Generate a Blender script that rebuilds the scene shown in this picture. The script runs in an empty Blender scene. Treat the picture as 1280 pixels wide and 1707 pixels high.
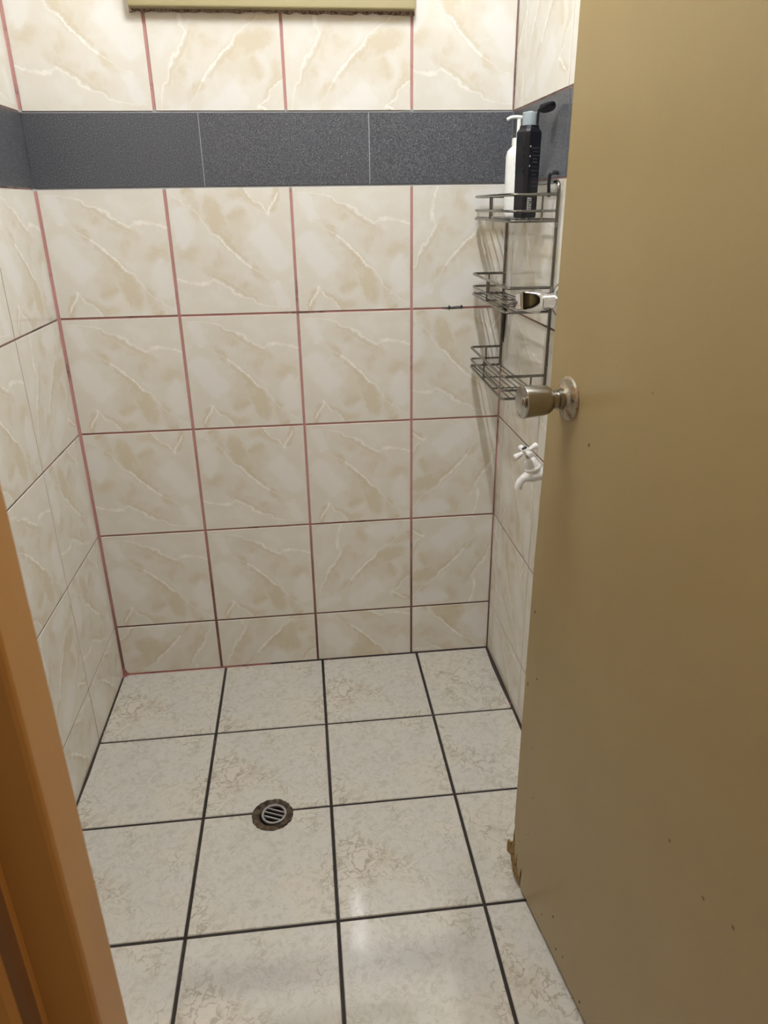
import bpy, bmesh, math, random
from mathutils import Vector, Matrix
random.seed(7)
scene = bpy.context.scene
COL = scene.collection

# ------------------------------------------------------------------ camera
YAW, PITCH, ROLL = 0.10654, -0.40144, -0.0150
fwd = Vector((math.sin(YAW)*math.cos(PITCH), math.cos(YAW)*math.cos(PITCH), math.sin(PITCH)))
rgt = Vector((math.cos(YAW), -math.sin(YAW), 0)); upv = rgt.cross(fwd)
r2 = rgt*math.cos(ROLL)+upv*math.sin(ROLL); u2 = upv*math.cos(ROLL)-rgt*math.sin(ROLL)
cd = bpy.data.cameras.new('camera'); cam = bpy.data.objects.new('camera', cd); COL.objects.link(cam)
m = Matrix((r2, u2, -fwd)).transposed().to_4x4(); m.translation = Vector((-0.29036, -1.95167, 1.33248))
cam.matrix_world = m
cd.sensor_fit = 'HORIZONTAL'; cd.sensor_width = 36.0; cd.lens = 1204.22/1280*36.0
cd.clip_start = 0.02
cd.dof.use_dof = True; cd.dof.focus_distance = 1.75; cd.dof.aperture_fstop = 14.0
scene.camera = cam

# ------------------------------------------------------------------ world, lamps, exposure
w = bpy.data.worlds.new('world'); scene.world = w; w.use_nodes = True
w.node_tree.nodes['Background'].inputs[0].default_value = (1.0, 0.70, 0.42, 1)
w.node_tree.nodes['Background'].inputs[1].default_value = 0.30
def lamp(name, loc, power, col, rad):
    l = bpy.data.lights.new(name, 'POINT'); l.energy = power; l.color = col; l.shadow_soft_size = rad
    o = bpy.data.objects.new(name, l); COL.objects.link(o); o.location = loc; return o
TUBE_POWER, TUBE_COL, TUBE_C, TUBE_L, TUBE_R = 45.0, (0.93, 0.965, 1.0), (-0.165, -0.86, 2.36), 0.46, 0.013   # the shower's ceiling tube lamp, built below
lamp('hall_bulb', (0.80, -1.98, 2.25), 25, (1.0, 0.60, 0.30), 0.06)
scene.view_settings.view_transform = 'Standard'; scene.view_settings.look = 'None'
scene.view_settings.gamma = 1.0; scene.view_settings.use_curve_mapping = False
scene.view_settings.exposure = 0.24
scene.cycles.blur_glossy = 0.05; scene.cycles.max_bounces = 7; scene.cycles.diffuse_bounces = 4; scene.cycles.glossy_bounces = 4; scene.cycles.transmission_bounces = 3

# ------------------------------------------------------------------ mesh helpers
class MB:
    def __init__(s): s.v = []; s.f = []
    def add(s, vs, fs):
        o = len(s.v); s.v += [tuple(p) for p in vs]; s.f += [tuple(i+o for i in f) for f in fs]
    def box(s, x0, x1, y0, y1, z0, z1):
        s.add([(x0,y0,z0),(x1,y0,z0),(x1,y1,z0),(x0,y1,z0),(x0,y0,z1),(x1,y0,z1),(x1,y1,z1),(x0,y1,z1)],
              [(0,3,2,1),(4,5,6,7),(0,1,5,4),(1,2,6,5),(2,3,7,6),(3,0,4,7)])
    def bbox(s, x0, x1, y0, y1, z0, z1, b=0.003):
        # box with chamfered edges
        bm = bmesh.new()
        t = MB(); t.box(x0,x1,y0,y1,z0,z1)
        vs = [bm.verts.new(p) for p in t.v]
        for f in t.f: bm.faces.new([vs[i] for i in f])
        bmesh.ops.bevel(bm, geom=bm.edges[:], offset=b, segments=2, affect='EDGES', profile=0.5)
        bm.verts.index_update()
        s.add([v.co[:] for v in bm.verts], [[v.index for v in f.verts] for f in bm.faces]); bm.free()
    def loft(s, rings, cap0=True, cap1=True):
        n = len(rings[0]); vs = [p for r in rings for p in r]; fs = []
        for i in range(len(rings)-1):
            for j in range(n):
                a = i*n+j; b = i*n+(j+1) % n
                fs.append((a, b, b+n, a+n))
        if cap0: fs.append(tuple(reversed(range(n))))
        if cap1: fs.append(tuple(range((len(rings)-1)*n, len(rings)*n)))
        s.add(vs, fs)
    def tube(s, pts, r, n=8, closed=False):
        P = [Vector(p) for p in pts]; N = len(P)
        R = r if isinstance(r, (list, tuple)) else [r]*N
        T = []
        for i in range(N):
            if closed: t = (P[(i+1) % N]-P[i-1])
            else: t = P[min(i+1, N-1)]-P[max(i-1, 0)]
            T.append(t.normalized())
        a = Vector((0,0,1)) if abs(T[0].z) < 0.9 else Vector((1,0,0))
        u = (a - T[0]*a.dot(T[0])).normalized(); rings = []
        for i in range(N):
            u = (u - T[i]*u.dot(T[i])).normalized(); v = T[i].cross(u)
            rings.append([P[i]+(u*math.cos(k*2*math.pi/n)+v*math.sin(k*2*math.pi/n))*R[i] for k in range(n)])
        if closed:
            rings.append(rings[0]); s.loft(rings, False, False)
        else: s.loft(rings)
    def lathe(s, prof, n=32, o=(0,0,0), ax=(0,0,1), cap=True, fn=None):
        ax = Vector(ax).normalized(); a = Vector((0,0,1)) if abs(ax.z) < 0.9 else Vector((1,0,0))
        u = (a-ax*a.dot(ax)).normalized(); v = ax.cross(u); o = Vector(o); rings = []
        for r, h in prof:
            rings.append([o+ax*h+(u*math.cos(t)+v*math.sin(t))*(r if fn is None else fn(r, h, t)) for t in [k*2*math.pi/n for k in range(n)]])
        s.loft(rings, cap, cap)
    def prism(s, poly, y0, y1):      # poly in (x,z), extruded along y
        n = len(poly)
        s.add([(x,y0,z) for x,z in poly]+[(x,y1,z) for x,z in poly],
              [tuple(range(n)), tuple(reversed(range(n,2*n)))]+[(i,i+n,(i+1)%n+n,(i+1)%n) for i in range(n)])
    def mesh(s, name):
        me = bpy.data.meshes.new(name); me.from_pydata(s.v, [], s.f)
        bm = bmesh.new(); bm.from_mesh(me); bmesh.ops.recalc_face_normals(bm, faces=bm.faces[:]); bm.to_mesh(me); bm.free()
        return me
    def build(s, name, mat, parent=None, smooth=False):
        me = s.mesh(name); me.materials.append(mat)
        if smooth:
            me.polygons.foreach_set('use_smooth', [True]*len(me.polygons)); me.set_sharp_from_angle(angle=math.radians(38))
        o = bpy.data.objects.new(name, me); COL.objects.link(o)
        if parent: o.parent = parent
        return o
def rounded(pts, r, seg=4):
    # polyline with rounded inner corners
    P = [Vector(p) for p in pts]; out = [P[0]]
    for i in range(1, len(P)-1):
        a = (P[i-1]-P[i]); b = (P[i+1]-P[i]); rr = min(r, a.length*.45, b.length*.45)
        p0 = P[i]+a.normalized()*rr; p1 = P[i]+b.normalized()*rr
        for k in range(seg+1):
            t = k/seg; out.append((1-t)**2*p0+2*t*(1-t)*P[i]+t*t*p1)
    out.append(P[-1]); return out
def tag(o, label, cat, kind=None, group=None):
    o['label'] = label; o['category'] = cat
    if kind: o['kind'] = kind
    if group: o['group'] = group
    return o
def empty(name, loc=(0,0,0)):
    o = bpy.data.objects.new(name, None); COL.objects.link(o); o.location = loc; o.empty_display_size = 0.05; return o

# ------------------------------------------------------------------ material helpers
class NT:
    def __init__(s, name):
        s.m = bpy.data.materials.new(name); s.m.use_nodes = True; s.t = s.m.node_tree
        s.b = s.t.nodes['Principled BSDF']
    def n(s, typ, **kw):
        x = s.t.nodes.new(typ)
        for k, v in kw.items():
            if k == 'inp':
                for kk, vv in v.items():
                    if isinstance(vv, bpy.types.NodeSocket): s.t.links.new(vv, x.inputs[kk])
                    else: x.inputs[kk].default_value = vv
            else: setattr(x, k, v)
        return x
    def math(s, op, a, b=None, c=None, clamp=False):
        x = s.n('ShaderNodeMath', operation=op, use_clamp=clamp)
        for i, q in enumerate((a, b, c)):
            if q is None: continue
            if isinstance(q, bpy.types.NodeSocket): s.t.links.new(q, x.inputs[i])
            else: x.inputs[i].default_value = q
        return x.outputs[0]
    def vmath(s, op, a, b):
        x = s.n('ShaderNodeVectorMath', operation=op)
        for i, q in enumerate((a, b)):
            if isinstance(q, bpy.types.NodeSocket): s.t.links.new(q, x.inputs[i])
            else: x.inputs[i].default_value = q
        return x.outputs[0]
    def noise(s, vec, scale, detail=3, rough=.55, dist=0.0, out='Fac'):
        return s.n('ShaderNodeTexNoise', inp={'Vector': vec, 'Scale': scale, 'Detail': detail, 'Roughness': rough, 'Distortion': dist}).outputs[out]
    def smooth(s, v, lo, hi, a=0.0, b=1.0):
        x = s.n('ShaderNodeMapRange', interpolation_type='SMOOTHSTEP')
        s.t.links.new(v, x.inputs[0])
        for i, q in zip((1,2,3,4), (lo,hi,a,b)): x.inputs[i].default_value = q
        return x.outputs[0]
    def mix(s, f, a, b):
        x = s.n('ShaderNodeMix', data_type='RGBA')
        for i, q in zip((0, 6, 7), (f, a, b)):
            if isinstance(q, bpy.types.NodeSocket): s.t.links.new(q, x.inputs[i])
            else: x.inputs[i].default_value = q if i == 0 else (*q, 1)
        return x.outputs[2]
    def set(s, **kw):
        for k, v in kw.items():
            k = {'color':'Base Color','rough':'Roughness','metal':'Metallic','normal':'Normal','spec':'Specular IOR Level','coat':'Coat Weight'}.get(k, k)
            if isinstance(v, bpy.types.NodeSocket): s.t.links.new(v, s.b.inputs[k])
            else: s.b.inputs[k].default_value = (*v, 1) if k == 'Base Color' else v
        return s.m
    def obj(s): return s.n('ShaderNodeTexCoord').outputs['Object']
    def bump(s, h, strength=.2, dist=.001):
        return s.n('ShaderNodeBump', inp={'Height': h, 'Strength': strength, 'Distance': dist}).outputs[0]

def tile_coords(t):
    """Local tile coordinates shifted to one of a few prints, chosen by the tile's own 'variant' and 'flip' values."""
    co = t.obj()
    va = t.n('ShaderNodeAttribute', attribute_type='OBJECT', attribute_name='variant').outputs['Fac']
    fl = t.n('ShaderNodeAttribute', attribute_type='OBJECT', attribute_name='flip').outputs['Fac']
    sep = t.n('ShaderNodeSeparateXYZ', inp={0: co})
    x = t.math('MULTIPLY', sep.outputs[0], fl)
    comb = t.n('ShaderNodeCombineXYZ', inp={0: x, 1: 0.0, 2: sep.outputs[2]}).outputs[0]
    off = t.n('ShaderNodeCombineXYZ', inp={0: t.math('MULTIPLY', va, 3.17), 1: t.math('MULTIPLY', va, 1.31), 2: t.math('MULTIPLY', va, 2.23)}).outputs[0]
    return comb, off

def mat_marble():
    """One printed marble pattern, turned in quarter steps by each tile's own 'turn' value."""
    t = NT('marble_wall_tile'); co = t.obj()
    tn = t.n('ShaderNodeAttribute', attribute_type='OBJECT', attribute_name='turn').outputs['Fac']
    va = t.n('ShaderNodeAttribute', attribute_type='OBJECT', attribute_name='variant').outputs['Fac']
    sep = t.n('ShaderNodeSeparateXYZ', inp={0: co})
    k = 1/.2965
    p0 = t.n('ShaderNodeCombineXYZ', inp={0: t.math('MULTIPLY', sep.outputs[0], k), 1: t.math('MULTIPLY', sep.outputs[2], -k), 2: 0.0}).outputs[0]
    p0 = t.n('ShaderNodeVectorRotate', rotation_type='Z_AXIS', inp={'Vector': p0, 'Angle': t.math('MULTIPLY', tn, math.pi/2)}).outputs[0]
    p0 = t.vmath('ADD', p0, (.5, .5, 0))
    n1 = t.n('ShaderNodeTexNoise', inp={'Vector': p0, 'Scale': 4.5, 'Detail': 4, 'Roughness': .62})
    wv = t.vmath('MULTIPLY', t.vmath('SUBTRACT', n1.outputs['Color'], (.5,.5,.5)), (.17,.17,0))
    p = t.vmath('ADD', p0, wv)
    n2 = t.noise(t.vmath('ADD', t.vmath('MULTIPLY', p, (1,1,0)), t.n('ShaderNodeCombineXYZ', inp={2: va}).outputs[0]), 5.5, 3, .6)
    def seg(a, b_, r0, r1):
        ab = (b_[0]-a[0], b_[1]-a[1]); l2 = ab[0]**2+ab[1]**2+1e-9
        pa = t.vmath('SUBTRACT', p, (a[0], a[1], 0))
        dt = t.n('ShaderNodeVectorMath', operation='DOT_PRODUCT', inp={0: pa, 1: (ab[0]/l2, ab[1]/l2, 0)}).outputs['Value']
        h = t.math('ADD', dt, 0.0, clamp=True)
        pr = t.n('ShaderNodeVectorMath', operation='SCALE', inp={0: (ab[0], ab[1], 0), 'Scale': h}).outputs[0]
        d = t.n('ShaderNodeVectorMath', operation='DISTANCE', inp={0: pa, 1: pr}).outputs['Value']
        return t.smooth(d, r0, r1, 1, 0)
    def many(L):
        o = None
        for a, b_, r0, r1, st in L:
            q = t.math('MULTIPLY', seg(a, b_, r0, r1), st)
            o = q if o is None else t.math('MAXIMUM', o, q)
        return o
    tan = many([((.47,.56),(.44,.78),.0,.13,1), ((.50,.60),(.66,.86),.02,.15,.9), ((.30,.15),(.72,.36),.0,.12,.55), ((.24,.26),(.34,.38),.0,.08,.8),
                ((.78,.78),(.84,.98),.0,.08,.8), ((.13,.84),(.10,.98),.0,.07,.9), ((.62,.42),(.95,.52),.02,.16,.5), ((.3,.9),(.5,.98),0,.07,.6)])
    pale = many([((.12,.45),(.26,.64),.03,.17,1), ((.08,.08),(.16,.20),.0,.10,.9), ((.88,.62),(.92,.80),.02,.14,.8), ((.55,.10),(.70,.16),.0,.12,.6)])
    vein = many([((.36,.39),(.48,.49),.004,.014,1), ((.48,.49),(.62,.62),.003,.011,.9), ((.62,.62),(.78,.80),.001,.008,.55), ((.78,.80),(.98,.98),.001,.008,.4), ((.14,.24),(.36,.39),.001,.009,.45),
                 ((.04,.03),(.33,.08),.001,.010,.6), ((.33,.08),(.68,.27),.002,.010,.7), ((.74,.24),(.86,.25),.006,.020,.95), ((.86,.25),(1.0,.31),.004,.016,.8), ((.66,.28),(.76,.26),.001,.009,.6),
                 ((.17,.79),(.10,.95),.004,.013,.9), ((.17,.79),(.27,.90),.003,.010,.8), ((.27,.90),(.40,1.0),.001,.008,.6)])
    edge = many([((.34,.11),(.68,.31),.0,.022,.7), ((.40,.46),(.64,.68),.0,.028,.7), ((.20,.82),(.42,1.0),.0,.025,.6)])
    nz = t.smooth(n2, .36, .62, .35, 1)
    c = t.mix(t.math('MULTIPLY', t.smooth(n2, .45, .68), .5), TB, TW)
    tn2 = t.smooth(t.math('ADD', tan, t.math('MULTIPLY', t.math('SUBTRACT', n2, .5), 1.3)), .15, .85)
    c = t.mix(t.math('MULTIPLY', t.math('MULTIPLY', tn2, nz), .78), c, TT)
    pl2 = t.smooth(t.math('ADD', pale, t.math('MULTIPLY', t.math('SUBTRACT', n2, .5), -1.2)), .25, .85)
    c = t.mix(t.math('MULTIPLY', pl2, .8), c, TW)
    c = t.mix(t.math('MULTIPLY', edge, .55), c, (TT[0]*.93, TT[1]*.91, TT[2]*.86))
    c = t.mix(t.math('MULTIPLY', t.math('MULTIPLY', vein, t.smooth(n2, .30, .52, .3, 1)), .95), c, (.84,.815,.76))
    return t.set(color=c, rough=.05, IOR=1.6)
TB, TT, TW = (.680,.648,.575), (.585,.510,.370), (.735,.72,.69)
def mat_floor_tile():
    t = NT('floor_tile_glaze'); co, off = tile_coords(t)
    rot = t.n('ShaderNodeVectorRotate', rotation_type='Y_AXIS', inp={'Vector': co, 'Angle': math.radians(-35)}).outputs[0]
    base = t.vmath('ADD', rot, off)
    warp = t.vmath('MULTIPLY', t.vmath('SUBTRACT', t.noise(base, 24, 2, .6, 0, 'Color'), (.5,.5,.5)), (.05,.05,.05))
    p = t.vmath('ADD', base, warp)
    st = t.vmath('MULTIPLY', p, (.6, 1, 1.2))
    zone = t.smooth(t.noise(st, 8, 2, .5), .47, .66)
    crack = t.smooth(t.math('ABSOLUTE', t.math('SUBTRACT', t.noise(p, 26, 3, .62), .5)), 0, .045, 1, 0)
    fine = t.smooth(t.noise(p, 60, 3, .65), .48, .68)
    warm = t.smooth(t.noise(base, 6, 2), .45, .65)
    c = t.mix(warm, (.550,.535,.490), (.580,.545,.480))
    c = t.mix(t.math('MULTIPLY', fine, .60), c, (.43,.405,.345))
    c = t.mix(t.math('MULTIPLY', t.math('MULTIPLY', crack, t.math('ADD', zone, .30)), .80), c, (.37,.325,.26))
    c = t.mix(t.math('MULTIPLY', t.math('MULTIPLY', zone, t.smooth(t.noise(p, 16, 3), .5, .66)), .38), c, (.41,.355,.27))
    h = t.noise(co, 210, 2, .5)
    nb = t.bump(h, .60, .00011)
    return t.set(color=c, rough=.06, normal=nb, IOR=1.6, **{'Coat Weight': 1.0, 'Coat Roughness': .035, 'Coat IOR': 1.75, 'Coat Normal': nb})
def mat_band():
    t = NT('granite_band_tile'); co, off = tile_coords(t); p = t.vmath('ADD', co, off)
    n1 = t.noise(p, 420, 2, .6); n2 = t.noise(p, 900, 1, .5); n3 = t.noise(p, 14, 3)
    v = t.math('ADD', t.math('MULTIPLY', n1, .7), t.math('MULTIPLY', n2, .3))
    c = t.mix(t.smooth(v, .38, .62), (.028,.030,.036), (.105,.110,.125))
    c = t.mix(t.smooth(v, .57, .68), c, (.26,.265,.29))
    c = t.mix(t.math('MULTIPLY', t.smooth(n3, .4, .7), .25), c, (.075,.078,.088))
    return t.set(color=c, rough=.42, normal=t.bump(n1, .25, .0004))
def mat_grout(name, main, dark, lo, hi, band=None, gray=(.42,.42,.42), foot=None):
    t = NT(name); co = t.obj()
    d = t.smooth(t.noise(co, 9, 5, .7), lo, hi)
    d2 = t.smooth(t.noise(co, 75, 3, .6), .60, .72)
    c = t.mix(t.math('MULTIPLY', d2, .35), main, tuple(x*.6 for x in main))
    c = t.mix(d, c, dark)
    if band:
        z = t.n('ShaderNodeSeparateXYZ', inp={0: co}).outputs[2]
        inb = t.math('MULTIPLY', t.math('GREATER_THAN', z, band[0]), t.math('LESS_THAN', z, band[1]))
        c = t.mix(inb, c, gray)
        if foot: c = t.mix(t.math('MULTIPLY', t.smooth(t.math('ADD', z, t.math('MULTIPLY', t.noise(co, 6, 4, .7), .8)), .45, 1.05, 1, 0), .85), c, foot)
    return t.set(color=c, rough=.85, normal=t.bump(t.noise(co, 180, 3), .5, .001))
def mat_paint(name, col, col2, rough, spots=True, grime=(.05,.03,.015)):
    t = NT(name); co = t.obj()
    c = t.mix(t.smooth(t.noise(t.vmath('MULTIPLY', co, (1,1,.55)), 3.5, 4, .55), .35, .7), col, col2)
    c = t.mix(t.math('MULTIPLY', t.smooth(t.noise(co, 170, 2, .6), .55, .75), .22), c, tuple(x*.8 for x in col))
    if spots:
        sp = t.n('ShaderNodeTexVoronoi', inp={'Vector': co, 'Scale': 26, 'Randomness': 1.0})
        big = t.math('MULTIPLY', t.smooth(sp.outputs['Distance'], .05, .09, 1, 0), t.math('GREATER_THAN', t.noise(co, 5, 2), .60))
        c = t.mix(t.math('MULTIPLY', big, .8), c, grime)
    return t.set(color=c, rough=rough, normal=t.bump(t.noise(co, 130, 3), .12, .0008))
def mat_simple(name, col, rough=.4, metal=0.0, vary=.12, scale=60, bump=.05):
    t = NT(name); co = t.obj(); n = t.noise(co, scale, 3)
    c = t.mix(t.smooth(n, .35, .7), col, tuple(x*(1-vary) for x in col))
    return t.set(color=c, rough=rough, metal=metal, normal=t.bump(n, bump, .0006))
def mat_rust(name, a, b, rough, metal, lo=.45, hi=.6, scale=90):
    t = NT(name); co = t.obj()
    f = t.smooth(t.noise(co, scale, 4, .65), lo, hi)
    c = t.mix(f, a, b)
    return t.set(color=c, rough=t.math('ADD', t.math('MULTIPLY', f, .4), rough), metal=t.math('MULTIPLY', t.math('SUBTRACT', 1.0, f), metal), normal=t.bump(t.noise(co, scale*1.5, 3), .4, .001))

M_TILE = mat_marble(); M_FLOOR = mat_floor_tile(); M_BAND = mat_band()
ZB, ZT = 1.3791, 1.5391
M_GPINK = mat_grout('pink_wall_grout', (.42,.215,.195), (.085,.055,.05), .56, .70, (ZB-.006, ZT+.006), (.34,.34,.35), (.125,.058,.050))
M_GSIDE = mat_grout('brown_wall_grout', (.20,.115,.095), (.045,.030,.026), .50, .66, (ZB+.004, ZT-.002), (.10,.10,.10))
M_GRED = mat_grout('red_brown_grout', (.235,.085,.070), (.05,.025,.02), .52, .66)
M_GFLOOR = mat_grout('black_floor_grout', (.016,.011,.008), (.060,.036,.024), .60, .70)
M_GMOULD = mat_grout('mouldy_grout', (.028,.018,.015), (.15,.055,.048), .57, .67)
M_DOOR = mat_paint('gold_door_paint', (.295,.215,.095), (.315,.233,.105), .36)
M_JAMB = mat_paint('gold_frame_paint', (.36,.20,.060), (.38,.215,.068), .42)
M_SILL = mat_paint('gold_window_paint', (.30,.25,.125), (.33,.275,.14), .45, False)
M_RAWWOOD = mat_rust('rotten_wood', (.27,.165,.048), (.07,.035,.014), .75, 0, .46, .66, 140)
M_WIRE = mat_rust('steel_wire', (.21,.20,.18), (.07,.05,.04), .26, 1.0, .60, .74, 60)
M_CHROME = mat_simple('chrome', (.78,.79,.81), .07, 1.0, .05, 30, .01)
M_STEEL = mat_simple('brushed_steel', (.40,.38,.345), .22, 1.0, .10, 40, .03)
M_ROSETTE = mat_rust('rusty_rosette', (.36,.33,.27), (.22,.13,.055), .28, 1.0, .46, .60, 130)
M_WHITE = mat_simple('white_plastic', (.80,.80,.77), .30, 0, .05)
M_FAUCET = mat_simple('white_faucet_plastic', (.74,.72,.70), .28, 0, .10, 90)
M_BLACK = mat_simple('black_plastic', (.004,.0045,.008), .34, 0, .2)
M_GREYCAP = mat_simple('grey_plastic', (.30,.345,.36), .38, 0, .06)
M_DARK = mat_simple('dark_hole', (.012,.010,.009), .6, 0, .2)
M_INK = mat_simple('grey_print', (.045,.045,.05), .5, 0, .1)
M_INKW = mat_simple('pale_print', (.55,.55,.56), .5, 0, .1)
M_SEAL = mat_rust('rusty_sealant', (.070,.042,.016), (.022,.014,.008), .55, 0, .40, .62, 70)
M_GRATE = mat_simple('grey_grate_metal', (.42,.41,.42), .38, .75, .15, 150)
M_PUTTY = mat_simple('grey_putty', (.12,.125,.12), .8, 0, .4, 120, .4)
M_PLASTER = mat_simple('brown_outer_wall_paint', (.19,.105,.055), .6, 0, .15, 8)
M_CEIL = mat_simple('white_ceiling_paint', (.75,.74,.70), .8, 0, .06, 8)
M_HALL = mat_simple('hall_floor', (.30,.22,.15), .4, 0, .2, 8)
gl = NT('frosted_glass'); M_GLASS = gl.set(color=(.75,.78,.78), rough=.45, **{'Transmission Weight': .6})

# ------------------------------------------------------------------ room shell
X0, X1 = -0.9029, 0.2507
YF = -1.52; ZC = 2.445
ROWS = [0.0, 0.1706, 0.4730, 0.7755, 1.0780, ZB, ZT, 1.8415, 2.1440, ZC]
RC = .0025                                   # depth of the joints
WX0, WX1, WZ0, WZ1 = -.600, .0, 1.745, 2.144
b = MB()
b.box(X0-.1, WX0, RC, .1, -.08, ZC+.08); b.box(WX1, X1+.1, RC, .1, -.08, ZC+.08)
b.box(WX0, WX1, RC, .1, -.08, WZ0); b.box(WX0, WX1, RC, .1, WZ1, ZC+.08)
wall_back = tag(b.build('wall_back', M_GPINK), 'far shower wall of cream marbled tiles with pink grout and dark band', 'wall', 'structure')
b = MB(); b.box(X0-.1, X0-.0008, YF, RC, -.08, ZC+.08)
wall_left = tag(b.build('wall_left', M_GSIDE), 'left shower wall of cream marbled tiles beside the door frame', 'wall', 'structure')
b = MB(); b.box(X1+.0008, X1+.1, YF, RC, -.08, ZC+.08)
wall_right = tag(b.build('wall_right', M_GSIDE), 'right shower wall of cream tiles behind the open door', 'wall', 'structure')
b = MB(); b.box(X0-.1, X1+.1, YF-.12, .1, ZC, ZC+.08)
tag(b.build('ceiling', M_CEIL), 'white painted ceiling above the shower', 'ceiling', 'structure')
# front wall around the doorway
JX0, JX1 = -.511, .212; DH = 2.06
b = MB(); b.box(X0-.5, JX0, YF-.07, YF, -.08, ZC+.08)
b.box(JX1, X1+.6, YF-.07, YF, -.08, ZC+.08); b.box(JX0, JX1, YF-.07, YF, DH, ZC+.08)
tag(b.build('wall_front', M_PLASTER), 'brown painted wall around the doorway outside the frame', 'wall', 'structure')

DRAIN = Vector((-.4263, -.6262, 0)); DR = .0468
def cut(o, r=DR, depth=.2):
    """Real round opening for the drain."""
    c = MB(); c.lathe([(r, -depth), (r, depth)], 40, (DRAIN.x, DRAIN.y, 0)); me = c.mesh('cutter')
    co = bpy.data.objects.new('cutter', me); COL.objects.link(co)
    md = o.modifiers.new('cut', 'BOOLEAN'); md.operation = 'DIFFERENCE'; md.object = co; md.solver = 'EXACT'
    bpy.context.view_layer.update(); dg = bpy.context.evaluated_depsgraph_get()
    nm = bpy.data.meshes.new_from_object(o.evaluated_get(dg)); o.modifiers.clear(); o.data = nm
    bpy.data.objects.remove(co); bpy.data.meshes.remove(me)
b = MB(); b.box(X0-.1, X1+.1, YF, .1, -.06, -RC)
floor = tag(b.build('floor', M_GFLOOR), 'shower floor of pale veined tiles with black grout joints', 'floor', 'structure')
cut(floor)
b = MB(); b.box(X0-.5, X1+.6, -3.6, YF, -.06, -.012)
tag(b.build('floor', M_HALL), 'dim brown floor outside the shower doorway', 'floor', 'structure')

# ------------------------------------------------------------------ tiles
CACHE = {}
def tile_mesh(wd, ht, mat, bev):
    k = (round(wd, 4), round(ht, 4), mat.name)
    if k in CACHE: return CACHE[k]
    a, c = wd/2, ht/2; t = .008; q = MB()
    ring = lambda i, y: [(-a+i, y, -c+i), (a-i, y, -c+i), (a-i, y, c-i), (-a+i, y, c-i)]
    q.loft([ring(0, t), ring(0, bev*1.7), ring(bev, 0)])
    me = q.mesh('tile'); me.materials.append(mat); CACHE[k] = me; return me
def tile(parent, side, u0, u1, v0, v1, mat, gu, gv, variant, flip=1.0, bev=.0007, name='tile'):
    """One tile between joint lines u0..u1 and v0..v1 of a wall (or the floor); gu, gv are the joint widths."""
    wd, ht = abs(u1-u0)-gu, abs(v1-v0)-gv
    if wd < .004 or ht < .004: return None
    o = bpy.data.objects.new(name, tile_mesh(wd, ht, mat, bev)); COL.objects.link(o); o.parent = parent
    uc, vc = (u0+u1)/2, (v0+v1)/2; j = lambda s: random.uniform(-s, s)
    pr = abs(j(.0004)); tx, tz = j(.0011), j(.0011)
    if side == 'back': o.location = (uc, -pr, vc); o.rotation_euler = (tx, 0, tz)
    elif side == 'left': o.location = (X0+pr, uc, vc); o.rotation_euler = (tx, 0, math.pi/2+tz)
    elif side == 'right': o.location = (X1-pr, uc, vc); o.rotation_euler = (tx, 0, -math.pi/2+tz)
    else: o.location = (uc, vc, pr-.0004); o.rotation_euler = (-math.pi/2+tx, 0, 0)
    o['variant'] = float(variant); o['flip'] = 1.0; o['turn'] = float(flip)
    return o
PR = [(0,0),(0,0),(0,2),(0,1),(0,0),(0,3)]
BX = [X0, -.6021, -.300, 0.0, X1]
BACK = {4:[(0,0),(0,2),(0,0),(0,1)], 3:[(0,0),(0,0),(0,0),(0,2)], 2:[(0,2),(0,2),(0,0),(0,3)], 1:[(0,0),(0,0),(0,1),(0,3)]}
for r in range(len(ROWS)-1):
    z0, z1 = ROWS[r], ROWS[r+1]
    if r == 5:
        bj = [X0, -.505, -.104, X1]
        for i in range(3): tile(wall_back, 'back', bj[i], bj[i+1], z0, z1, M_BAND, .0022, .003, i)
        lj = [0, -.40, -.80, -1.20, YF]
        for i in range(4):
            tile(wall_left, 'left', lj[i], lj[i+1], z0, z1, M_BAND, .0022, .003, i+3)
            tile(wall_right, 'right', lj[i]-.0, lj[i+1], z0, z1, M_BAND, .0022, .003, i+7)
        continue
    for i in range(4):
        v, f = BACK.get(r, [random.choice(PR) for _ in range(4)])[i]
        if r == 0: v, f = 1, (3, 1, 0, 2)[i]
        if r == 6: v, f = 0, (2, 1, 1, 2)[i]
        x0, x1 = BX[i], BX[i+1]
        gu = .0085 if i == 0 else .0066
        a0 = x0+.002 if i == 0 else x0
        if i in (1, 2) and z1 > WZ0 and z0 < WZ1:
            if z0 < WZ0: tile(wall_back, 'back', a0, x1, z0, WZ0, M_TILE, gu, .0045, v, f)
            continue
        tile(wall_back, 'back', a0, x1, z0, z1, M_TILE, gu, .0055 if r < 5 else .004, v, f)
    ly = [0, -.3039, -.6070, -.9100, -1.2130, YF]
    for i in range(5):
        v, f = random.choice(PR)
        a = -.004 if i == 0 else ly[i]
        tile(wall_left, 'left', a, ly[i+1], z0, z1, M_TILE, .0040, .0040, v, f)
    ry = [0, -.051, -.3529, -.655, -.957, -1.259, YF] if r < 6 else [0, -.070, -.386, -.688, -.990, -1.292, YF]
    for i in range(6):
        v, f = random.choice(PR)
        a = -.002 if i == 0 else ry[i]
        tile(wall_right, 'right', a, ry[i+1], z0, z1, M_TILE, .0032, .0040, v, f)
FX = [X0, -.5897, -.2861, .0168, X1]; FY = [0, -.3131, -.6150, -.9215, -1.2260, YF]
for r in range(5):
    for i in range(4):
        o = tile(floor, 'floor', FX[i], FX[i+1], FY[r+1], FY[r], M_FLOOR, .0062, .0062, (r+i) % 2 + (0 if i < 3 else 2), 0, .0016)
        if i == 1 and r in (1, 2):
            bpy.context.view_layer.update(); cut(o)
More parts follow.
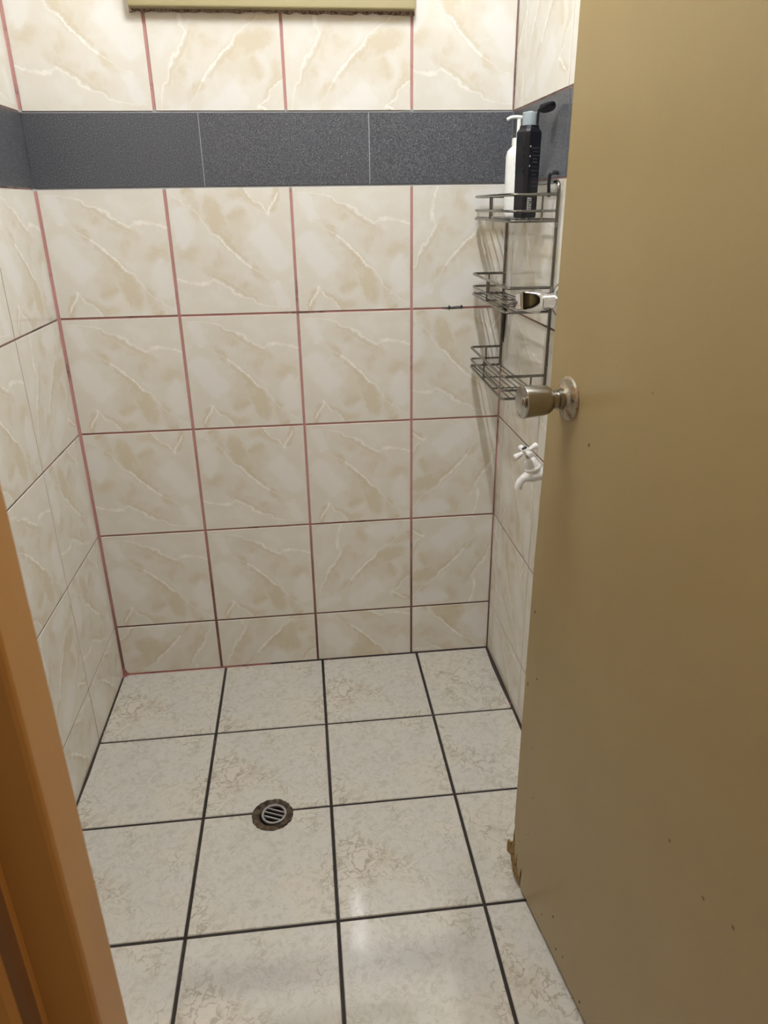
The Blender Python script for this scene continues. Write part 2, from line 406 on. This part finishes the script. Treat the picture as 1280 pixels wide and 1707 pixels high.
# cement beads run along the room's inside corners
def bead(parent, p, q, d1, d2, mat, name='grout_bead'):
    p, q, d1, d2 = Vector(p), Vector(q), Vector(d1), Vector(d2); n = 14; rings = []
    for k in range(n+1):
        c = p.lerp(q, k/n); s = random.uniform(.75, 1.2)
        rings.append([c, c+d1*s, c+(d1+d2)*.36*s, c+d2*s])
    g = MB(); g.loft(rings); return g.build(name, mat, parent)
bead(wall_back, (X0-.001, .001, .0), (X0-.001, .001, ZB), (.0085,0,0), (0,-.0065,0), M_GPINK)
bead(wall_back, (X0-.001, .001, ZT), (X0-.001, .001, ZC), (.0075,0,0), (0,-.006,0), M_GPINK)
bead(wall_back, (X1+.001, .001, .0), (X1+.001, .001, ZB), (-.004,0,0), (0,-.004,0), M_GPINK)
bead(wall_back, (X1+.001, .001, ZT), (X1+.001, .001, ZC), (-.0035,0,0), (0,-.003,0), M_GSIDE)
bead(floor, (X0, .001, -.001), (-.45, .001, -.001), (0,-.006,0), (0,0,.0045), M_GRED)
bead(floor, (-.45, .001, -.001), (X1, .001, -.001), (0,-.006,0), (0,0,.0045), M_GMOULD)
bead(floor, (X0-.001, 0, -.001), (X0-.001, YF, -.001), (.008,0,0), (0,0,.0045), M_GMOULD)
bead(floor, (X1+.001, 0, -.001), (X1+.001, YF, -.001), (-.013,0,0), (0,0,.006), M_GMOULD)
g = MB()                                                      # lump of pink cement in the far left corner
g.loft([[Vector((X0-.001, .001, -.001)), Vector((X0+.030, .001, -.001)), Vector((X0+.012, -.010, -.001)), Vector((X0-.001, -.024, -.001))],
        [Vector((X0-.001, .001, .012)), Vector((X0+.013, .001, .007)), Vector((X0+.008, -.006, .009)), Vector((X0-.001, -.011, .008))],
        [Vector((X0-.001, .001, .027)), Vector((X0+.006, .001, .024)), Vector((X0+.005, -.003, .024)), Vector((X0-.001, -.005, .024))]])
g.build('grout_lump', M_GRED, wall_back)
# grey putty smeared over one joint
for (x, z, l, h) in ((.100, 1.0795, .034, .0042), (.101, 1.0795, .007, .0125), (.134, 1.081, .007, .012), (.123, 1.0805, .030, .006)):
    g = MB(); pts = []
    for k in range(12):
        t = k*2*math.pi/12; s = random.uniform(.8, 1.15)
        pts.append((x+math.cos(t)*l*.5*s, z+math.sin(t)*h*.5*s))
    g.prism(pts, -.0016, .002); g.build('putty', M_PUTTY, wall_back)

# ------------------------------------------------------------------ window with its gold frame
win = empty('window_1', ((WX0+WX1)/2, 0, WZ0)); tag(win, 'small window in a gold painted frame high on the far wall', 'window', 'structure')
def child(mb, name, mat, parent, smooth=False):
    o = mb.build(name, mat, None, smooth); o.parent = parent
    o.matrix_parent_inverse = Matrix.Translation(-parent.location); return o
WB = 1.7385
g = MB(); g.bbox(-.628, .004, -.030, -.001, WB, WB+.058, .003); child(g, 'bottom_rail', M_SILL, win)
g = MB(); g.bbox(-.628, .004, -.030, -.001, 2.128, 2.186, .003); child(g, 'top_rail', M_SILL, win)
for x in (-.628, -.054):
    g = MB(); g.bbox(x, x+.058, -.0285, -.001, WB+.0585, 2.1275, .003); child(g, 'side_stile', M_SILL, win)
g = MB(); g.box(-.599, -.001, .020, .026, WZ0+.001, WZ1-.001); child(g, 'pane', M_GLASS, win)
g = MB()
pts = []
for k in range(41): pts.append((-.630+.636*k/40, WB-.0015-random.uniform(.001, .006)))
g.prism([(-.630, WB+.004)]+pts+[(.006, WB+.004)], -.006, -.0008)
child(g, 'mortar_line', mat_rust('gritty_mortar', (.30,.22,.17), (.10,.055,.035), .8, 0, .45, .6, 160), win)

# ------------------------------------------------------------------ door frame
fr = empty('trim_1', (-.475, YF, 0)); tag(fr, 'gold brown painted wooden door frame at the near left edge', 'door frame', 'structure')
g = MB(); g.bbox(-.5485, -.475, -1.572, YF, -.01, 2.02, .004); child(g, 'jamb', M_JAMB, fr)
g = MB()
sec = [(-.5485, -1.5725), (-.5105, -1.5725), (-.5105, -1.578), (-.5155, -1.588), (-.523, -1.594), (-.5485, -1.596)]
g.loft([[Vector((x, y, z)) for x, y in sec] for z in (-.01, 2.06)]); child(g, 'casing', M_JAMB, fr)
g = MB(); g.bbox(.176, .240, -1.572, YF, -.01, 2.02, .004); child(g, 'jamb', M_JAMB, fr)
g = MB(); g.bbox(-.5485, .240, -1.572, YF, 2.0205, 2.06, .004); child(g, 'head', M_JAMB, fr)

# ------------------------------------------------------------------ door leaf, knob
ANG = math.radians(-82.912); D = Vector((math.cos(ANG), math.sin(ANG), 0)); LATCH = Vector((.0924, -.8582, 0))
outline = [(.655, .013), (.30, .0125), (.105, .011), (.066, .010), (.058, .008), (.050, .012), (.044, .010), (.041, .030), (.0435, .050), (.040, .062),
           (.036, .045), (.0345, .020), (.030, .012), (.0215, .0095), (.0064, .0095), (-.0015, .0225), (-.0055, .040), (-.0060, .089), (-.0050, .122), (-.0025, .140),
           (-.0060, .137), (-.0070, .40), (-.0062, .75), (.001, .96), (.0045, 1.2), (.005, 2.015), (.655, 2.015)]
g = MB(); g.prism(outline, 0.0, .038)
door = g.build('door_1', M_DOOR); door.location = LATCH; door.rotation_euler = (0, 0, ANG)
tag(door, 'open gold painted flush door with a round steel knob and rotten bottom corner', 'door', 'structure')
bm = bmesh.new(); bm.from_mesh(door.data); bmesh.ops.triangulate(bm, faces=[f for f in bm.faces if len(f.verts) > 4]); bm.to_mesh(door.data); bm.free()
# peeled splinter of veneer
g = MB(); g.prism([(-.006, .089), (-.0156, .078), (-.0200, .0715), (-.0337, .0660), (-.0365, .050), (-.0354, .031), (-.0260, .034), (-.0164, .0397), (-.012, .030), (-.0035, .0214), (-.002, .05)], .001, .005)
g.build('splinter', M_RAWWOOD, door)
g = MB(); g.prism([(-.0055, .120), (.001, .105), (.0035, .060), (.012, .050), (.016, .078), (.020, .046), (.033, .026), (.030, .0125), (.0065, .0100), (-.0010, .0225), (-.0052, .040)], -.0006, .002)
g.build('torn_veneer', M_RAWWOOD, door)
g = MB(); g.prism([(.038, .010), (.043, .010), (.048, .045), (.053, .062), (.046, .064), (.043, .088), (.041, .064), (.036, .040)], .012, .020)
g.build('rotten_core', M_DARK, door)
for (s_, z_, w_, h_) in ((.140, 1.011, .0035, .007), (.0403, .536, .003, .006), (.0416, .379, .003, .004), (.0635, .276, .003, .004), (.057, .173, .003, .004), (.183, .099, .004, .007), (.141, .052, .003, .004), (.205, .04, .004, .008), (.23, .052, .003, .006), (.012, .66, .003, .007), (.006, .50, .003, .008), (.30, .03, .005, .009)):
    g = MB(); g.prism([(s_+math.cos(k*.785)*w_*.5*random.uniform(.6, 1.1), z_+math.sin(k*.785)*h_*.5*random.uniform(.6, 1.1)) for k in range(8)], -.0004, .001)
    g.build('paint_chip', M_DARK, door)
KS, KZ = .067, 1.062
g = MB(); g.lathe([(.001, 0), (.0325, 0), (.0330, -.0015), (.0315, -.0035), (.0285, -.0050), (.0270, -.0048), (.0200, -.0085), (.0165, -.0120), (.001, -.0125)], 40, (KS, 0, KZ), (0, 1, 0))
ros = g.build('rosette', M_ROSETTE, door, True)
g = MB(); g.lathe([(.001, -.011), (.0155, -.011), (.0155, -.0195), (.0125, -.0200), (.0125, -.0220), (.0138, -.0225), (.0138, -.031), (.001, -.031)], 36, (KS, 0, KZ), (0, 1, 0))
g.build('neck', M_STEEL, ros, True)
g = MB(); g.lathe([(.001, -.0295), (.013, -.0295), (.0185, -.0315), (.0212, -.036), (.0225, -.043), (.0248, -.0735), (.0245, -.0752), (.0236, -.0757), (.0222, -.0748), (.016, -.0722), (.0085, -.0710), (.0085, -.0722), (.001, -.0722)], 44, (KS, 0, KZ), (0, 1, 0))
kn = g.build('knob', M_STEEL, door, True)
g = MB(); g.lathe([(.001, -.0715), (.0066, -.0715), (.0066, -.0728), (.0056, -.0736), (.001, -.0736)], 24, (KS, 0, KZ), (0, 1, 0))
g.build('lock_cylinder', M_ROSETTE, kn, True)
g = MB(); g.box(KS-.0008, KS+.0008, -.0739, -.0734, KZ-.004, KZ+.004); g.build('key_slot', M_DARK, kn)

# ------------------------------------------------------------------ floor drain
dr = empty('floor_drain', DRAIN); tag(dr, 'round floor drain with slotted grey grate in a rusty brown ring', 'floor drain')
g = MB(); n = 56; rg = []
out = [.0488*random.uniform(.975, 1.03) for _ in range(n)]
for rr, z in ((1.0, .0002), (.985, .0016), (.87, .0012), (.75, .0004), (.68, -.0008), (.64, -.0015), (.64, -.012), (.95, -.012)):
    rg.append([Vector((math.cos(k*2*math.pi/n)*(out[k] if rr > .9 and z > -.01 else .0488)*rr if True else 0, math.sin(k*2*math.pi/n)*(out[k] if rr > .9 and z > -.01 else .0488)*rr, z+(random.uniform(-.0004, .0004) if -.001 < z else 0))) for k in range(n)])
g.loft(rg, False, False); g.build('sealant_ring', M_SEAL, dr)
gc = Vector((.0035, .002, 0))
g = MB(); g.lathe([(.0300, -.004), (.0300, .0012), (.0290, .0022), (.0255, .0022), (.0243, .0010), (.0243, -.004)], 40, gc, cap=False)
g.build('grate_ring', M_GRATE, dr, True)
ba = math.radians(-24)
for off in (-.0118, .0, .0118):
    hl = math.sqrt(.0250**2-off**2); u = Vector((math.cos(ba), math.sin(ba), 0)); v = Vector((-u.y, u.x, 0)); c = gc+v*off
    g = MB(); ring = lambda s: [c+u*s-v*.0022+Vector((0,0,-.003)), c+u*s+v*.0022+Vector((0,0,-.003)), c+u*s+v*.0017+Vector((0,0,.0012)), c+u*s-v*.0017+Vector((0,0,.0012))]
    g.loft([ring(-hl), ring(hl)]); g.build('grate_bar', M_GRATE, dr)
g = MB(); g.lathe([(.0315, -.004), (.0305, -.055), (.001, -.056)], 32, gc, cap=False); g.build('drain_pipe', M_DARK, dr, True)

# ------------------------------------------------------------------ wire shower caddy
CY0, CY1, CXF, CXB = -.020, -.400, .157, .2415; CXN = .145
cad = empty('shower_caddy', (CXB, (CY0+CY1)/2, .93)); tag(cad, 'steel wire shower caddy with three baskets hanging on the right wall', 'shower caddy')
g = MB(); g.tube(rounded([(CXB, CY0, .925), (CXB, CY0, 1.372), (CXB, CY1, 1.372), (CXB, CY1, .925)], .016, 5), .0040, 10)
child(g, 'frame', M_WIRE, cad, True)
for zf in (1.2985, 1.1165, .9280):
    g = MB(); ztop = zf+.050
    # floor rim, a closed loop: the basket's base
    g.tube(rounded([(CXB, CY0-.005, zf), (CXF, CY0-.005, zf), (CXN, CY1+.002, zf), (CXB, CY1+.002, zf)], .012, 4), .0030, 8)
    bk = child(g, 'basket', M_WIRE, cad, True)
    def sub(mb, name): 
        return mb.build(name, M_WIRE, bk, True)
    for z, rr in ((ztop, .0032), (zf+.0190, .0026)):
        g = MB(); g.tube(rounded([(CXB, CY0-.005, z), (CXF, CY0-.005, z), (CXN, CY1+.002, z), (CXB, CY1+.002, z)], .014, 4), rr, 8); sub(g, 'rail')
    for x in (.162, .177, .192, .207, .222, .236):
        g = MB(); g.tube([(x, CY0-.003, zf+.003), (x, CY1, zf+.003)], .0016, 6); sub(g, 'wire')
    for y in (-.17, -.29):
        g = MB(); g.tube([(CXF-.001+(CXF-CXN)*(y-CY0)/.38, y, zf-.001), (CXB, y, zf-.001)], .0018, 6); sub(g, 'crossbar')
    for (x, y) in ((.1512, -.200), (.200, CY0-.005), (.210, CY1+.002)):
        g = MB(); g.tube([(x, y, zf), (x, y, ztop)], .0022, 6); sub(g, 'strut')
# hook that holds it
g = MB(); g.tube(rounded([(X1-.0005, -.362, 1.389), (X1-.010, -.362, 1.390), (X1-.0175, -.362, 1.386), (X1-.0185, -.362, 1.366), (X1-.0165, -.362, 1.344)], .005, 3), .0036, 8)
tag(g.build('wall_hook', M_BLACK, None, True), 'small black hook on the right wall holding the caddy top bar', 'hook')
g = MB()
rg = [[Vector((.2435+dx*w_, y, z)) for dx, y in ((-1, -.034-w_), (1, -.034-w_), (1, -.034+w_), (-1, -.034+w_))] for z, w_ in ((1.112, .0040), (1.07, .0042), (1.03, .0030), (.99, .0012))]
g.loft(rg); tag(g.build('black_strip', M_BLACK), 'short black piece tapering down under the middle caddy basket by the corner', 'strip')  # narrow black piece, tapering downward beside the corner upright

# ------------------------------------------------------------------ bottles in the top basket
BZ = 1.3036
bb = empty('black_bottle', (.1955, -.325, BZ)); tag(bb, 'black faceted shower gel bottle with grey collar and open lid', 'bottle')
def sect(hw, hd, ch, z, rot):
    P = [(-hw+ch, -hd), (hw-ch, -hd), (hw, -hd+ch), (hw, hd-ch), (hw-ch, hd), (-hw+ch, hd), (-hw, hd-ch), (-hw, -hd+ch)]
    return [Vector((x*math.cos(rot)-y*math.sin(rot), x*math.sin(rot)+y*math.cos(rot), z)) for x, y in P]
RB = math.radians(26)
g = MB(); g.loft([sect(.0180, .0165, .006, 0, RB), sect(.0200, .0185, .006, .002, RB), sect(.0205, .0190, .006, .02, RB), sect(.0218, .0200, .0065, .156, RB), sect(.0216, .0198, .0065, .163, RB), sect(.0175, .0165, .006, .169, RB), sect(.0165, .016, .0065, .175, RB)])
body = g.build('body', M_BLACK, bb)
ex = Vector((math.cos(RB), math.sin(RB), 0)); ey = Vector((-math.sin(RB), math.cos(RB), 0))
def on_face(u0, u1, z0, z1, out, thick, left):
    # little raised piece on the left (-x) or front (-y) facet of the bottle
    q = MB()
    hw = .0209+.0012*(z0/.165) if left else .0191+.0011*(z0/.165)
    n_ = -ex if left else -ey; t_ = ey if left else ex
    pts = [n_*(hw-.0015)+t_*u0, n_*(hw-.0015)+t_*u1, n_*(hw+out)+t_*u1, n_*(hw+out)+t_*u0]
    q.loft([[p+Vector((0, 0, z0)) for p in pts], [p+Vector((0, 0, z1)) for p in pts]]); return q
for z in (.086, .100, .114, .128): on_face(-.012, .012, z, z+.007, .0011, .001, True).build('grip_ridge', M_BLACK, body)
for z in (.098, .116, .134): on_face(-.0135, -.0112, z, z+.003, .0004, .001, False).build('printed_dot', M_INKW, body)
zz = .030
while zz < .135:
    h_ = random.uniform(.0012, .0028); on_face(-.008+random.uniform(0, .004), .010+random.uniform(-.004, .003), zz, zz+h_, .0002, .001, False).build('printed_line', M_INK, body); zz += random.uniform(.006, .0095)
on_face(-.0125, -.001, .0125, .040, .0003, .001, False).build('barcode_label', M_INKW, body)
for k in range(7): on_face(-.0115, -.002, .0145+k*.0034, .0158+k*.0034, .0005, .001, False).build('barcode_bar', M_DARK, body)
g = MB(); g.lathe([(.0155, .173), (.0158, .175), (.0158, .1975), (.0145, .199), (.001, .199)], 32); g.build('collar', M_GREYCAP, bb, True)
g = MB(); g.lathe([(.0062, .1989), (.0055, .2010), (.001, .2013)], 20); g.build('spout', M_GREYCAP, bb, True)
ldv = Vector((.93, -.37, .0)).normalized(); ln = Vector((-.10, .34, 1)).normalized()
g = MB(); g.lathe([(.001, -.0035), (.0150, -.0035), (.0168, -.001), (.0168, .0045), (.0160, .0050), (.0150, .0045), (.0145, .0010), (.001, .0008)], 32, ldv*.0335+Vector((0, 0, .2060)), ln)
lid = g.build('lid', M_BLACK, bb, True)
g = MB(); hx = Vector((-ldv.y, ldv.x, 0))
rr_ = lambda c, a_, b_: [c-hx*.009+ldv*a_, c+hx*.009+ldv*a_, c+hx*.009+ldv*b_, c-hx*.009+ldv*b_]
g.loft([rr_(Vector((0,0,.177)), .0135, .0172), rr_(Vector((0,0,.1965)), .0140, .0180), rr_(Vector((0,0,.2040)), .0160, .0215)]); g.build('hinge', M_BLACK, bb)

wb = empty('white_pump_bottle', (.2115, -.190, BZ)); tag(wb, 'white pump bottle standing behind the black bottle in the caddy', 'bottle')
g = MB(); g.lathe([(.001, 0), (.0235, 0), (.0250, .002), (.0255, .006), (.0255, .122), (.0248, .129), (.0230, .1365), (.0175, .1425), (.0135, .1455), (.0125, .1475), (.001, .1475)], 36); g.build('body', M_WHITE, wb, True)
g = MB(); g.lathe([(.0130, .1470), (.0138, .1480), (.0138, .1610), (.0125, .1625), (.001, .1625)], 24); pc = g.build('pump_collar', M_WHITE, wb, True)
g = MB(); g.tube([(0, 0, .160), (0, 0, .200)], .0045, 12); g.tube(rounded([(.006, 0, .2030), (-.006, 0, .2045), (-.020, 0, .2030), (-.0275, 0, .1985)], .006, 4), [.0042]*11+[.0030] if False else .0036, 10); g.build('pump_nozzle', M_WHITE, wb, True)

# ------------------------------------------------------------------ chrome shower valve on the right wall
TV = Vector((X1, -.437, 1.144)); tv = empty('shower_valve', TV); tag(tv, 'chrome shower valve with faceted round handle on the right wall', 'shower tap')
AX = (-1, 0, 0)
g = MB(); g.lathe([(.0375, -.0005), (.0380, .0010), (.0340, .0060), (.0255, .0115), (.0195, .0145), (.0165, .0165), (.001, .0168)], 44, (0,0,0), AX); g.build('escutcheon', M_CHROME, tv, True)
g = MB(); g.lathe([(.0165, .015), (.0165, .0435), (.001, .0436)], 32, (0,0,0), AX); g.build('stem', M_CHROME, tv, True)
def facet(r, h, t):
    k = max(0.0, min(1.0, (h-.047)/.036))
    tt = ((t+math.radians(-12)+math.pi/4) % (math.pi/2))-math.pi/4
    flat = r*(1-.30*k)/max(.72, math.cos(tt))
    return min(r, flat)
g = MB(); g.lathe([(.001, .043), (.0200, .043), (.0232, .0455), (.0245, .049), (.0248, .054), (.0250, .060), (.0250, .066), (.0250, .072), (.0250, .079), (.0250, .086), (.0240, .0905), (.0215, .0925), (.001, .0932)], 64, (0,0,0), AX, True, facet); g.build('handle', M_CHROME, tv, True)

# ------------------------------------------------------------------ white faucet under it
FA = Vector((X1, -.432, .757)); fa = empty('water_faucet', FA); tag(fa, 'white plastic faucet with cross handle and curved spout on right wall', 'faucet')
g = MB(); g.lathe([(.0235, -.0005), (.0235, .0025), (.0190, .0055), (.001, .0058)], 32, (0,0,0), AX); g.build('wall_flange', M_FAUCET, fa, True)
g = MB(); g.tube([(-.003, 0, 0), (-.012, 0, 0), (-.022, 0, .001), (-.032, 0, .000), (-.040, 0, -.003), (-.047, 0, -.0055), (-.054, 0, -.0085), (-.0600, 0, -.014), (-.0635, 0, -.021), (-.0650, 0, -.0300), (-.0655, 0, -.0345)],
                [.0150, .0150, .0165, .0172, .0155, .0118, .0092, .0086, .0085, .0086, .0078], 18)
fb = g.build('body', M_FAUCET, fa, True)
bx = Vector((-.44, -.03, .90)).normalized(); bo = Vector((-.0310, 0, .0120))
g = MB(); g.lathe([(.0170, 0), (.0188, .003), (.0192, .0065), (.0180, .0090), (.0170, .0095), (.0160, .016), (.0142, .024), (.0112, .0305), (.0065, .0335), (.001, .0338)], 30, bo, bx); g.build('bonnet', M_FAUCET, fa, True)
g = MB(); g.lathe([(.0055, .030), (.0055, .046)], 16, bo, bx); g.build('stem', M_STEEL, fa, True)
hc = bo+bx*.050
g = MB(); g.lathe([(.0080, -.006), (.0090, -.004), (.0090, .0065), (.0082, .0085), (.001, .0088)], 24, hc, bx); hub = g.build('handle_hub', M_FAUCET, fa, True)
a1 = Vector((.95, .10, .0)); a1 = (a1-bx*a1.dot(bx)).normalized(); a2 = bx.cross(a1).normalized()
for d_ in (a1, -a1, a2, -a2):
    g = MB(); g.lathe([(.0045, .003), (.0045, .010), (.0058, .018), (.0074, .025), (.0074, .0285), (.0055, .0302), (.001, .0305)], 18, hc, d_); g.build('handle_arm', M_FAUCET, hub, True)
g = MB(); g.lathe([(.0066, .0084), (.0066, .0092), (.001, .0092)], 20, hc, bx); g.build('index_recess', M_DARK, hub, True)

# ------------------------------------------------------------------ tube lamp under the ceiling (above the picture)
tl = empty('ceiling_tube_lamp', (TUBE_C[0], TUBE_C[1], ZC)); tag(tl, 'white tube lamp mounted on the ceiling above the shower', 'ceiling lamp')
t = NT('lit_tube'); pa = 2*math.pi*TUBE_R*TUBE_L
t.set(color=(.8,.8,.8), **{'Emission Color': (*TUBE_COL, 1), 'Emission Strength': TUBE_POWER/(math.pi*pa)})
g = MB(); g.tube([(TUBE_C[0], TUBE_C[1]-TUBE_L/2, TUBE_C[2]), (TUBE_C[0], TUBE_C[1]+TUBE_L/2, TUBE_C[2])], TUBE_R, 12); child(g, 'tube', t.m, tl)
g = MB(); g.bbox(TUBE_C[0]-.022, TUBE_C[0]+.022, TUBE_C[1]-TUBE_L/2-.03, TUBE_C[1]+TUBE_L/2+.03, ZC-.045, ZC-.0005, .004); child(g, 'batten', M_WHITE, tl)
for sgn in (-1, 1):
    g = MB(); y = TUBE_C[1]+sgn*(TUBE_L/2+.0105); g.bbox(TUBE_C[0]-.014, TUBE_C[0]+.014, y-.009, y+.009, TUBE_C[2]-.014, ZC-.046, .002); child(g, 'end_holder', M_WHITE, tl)
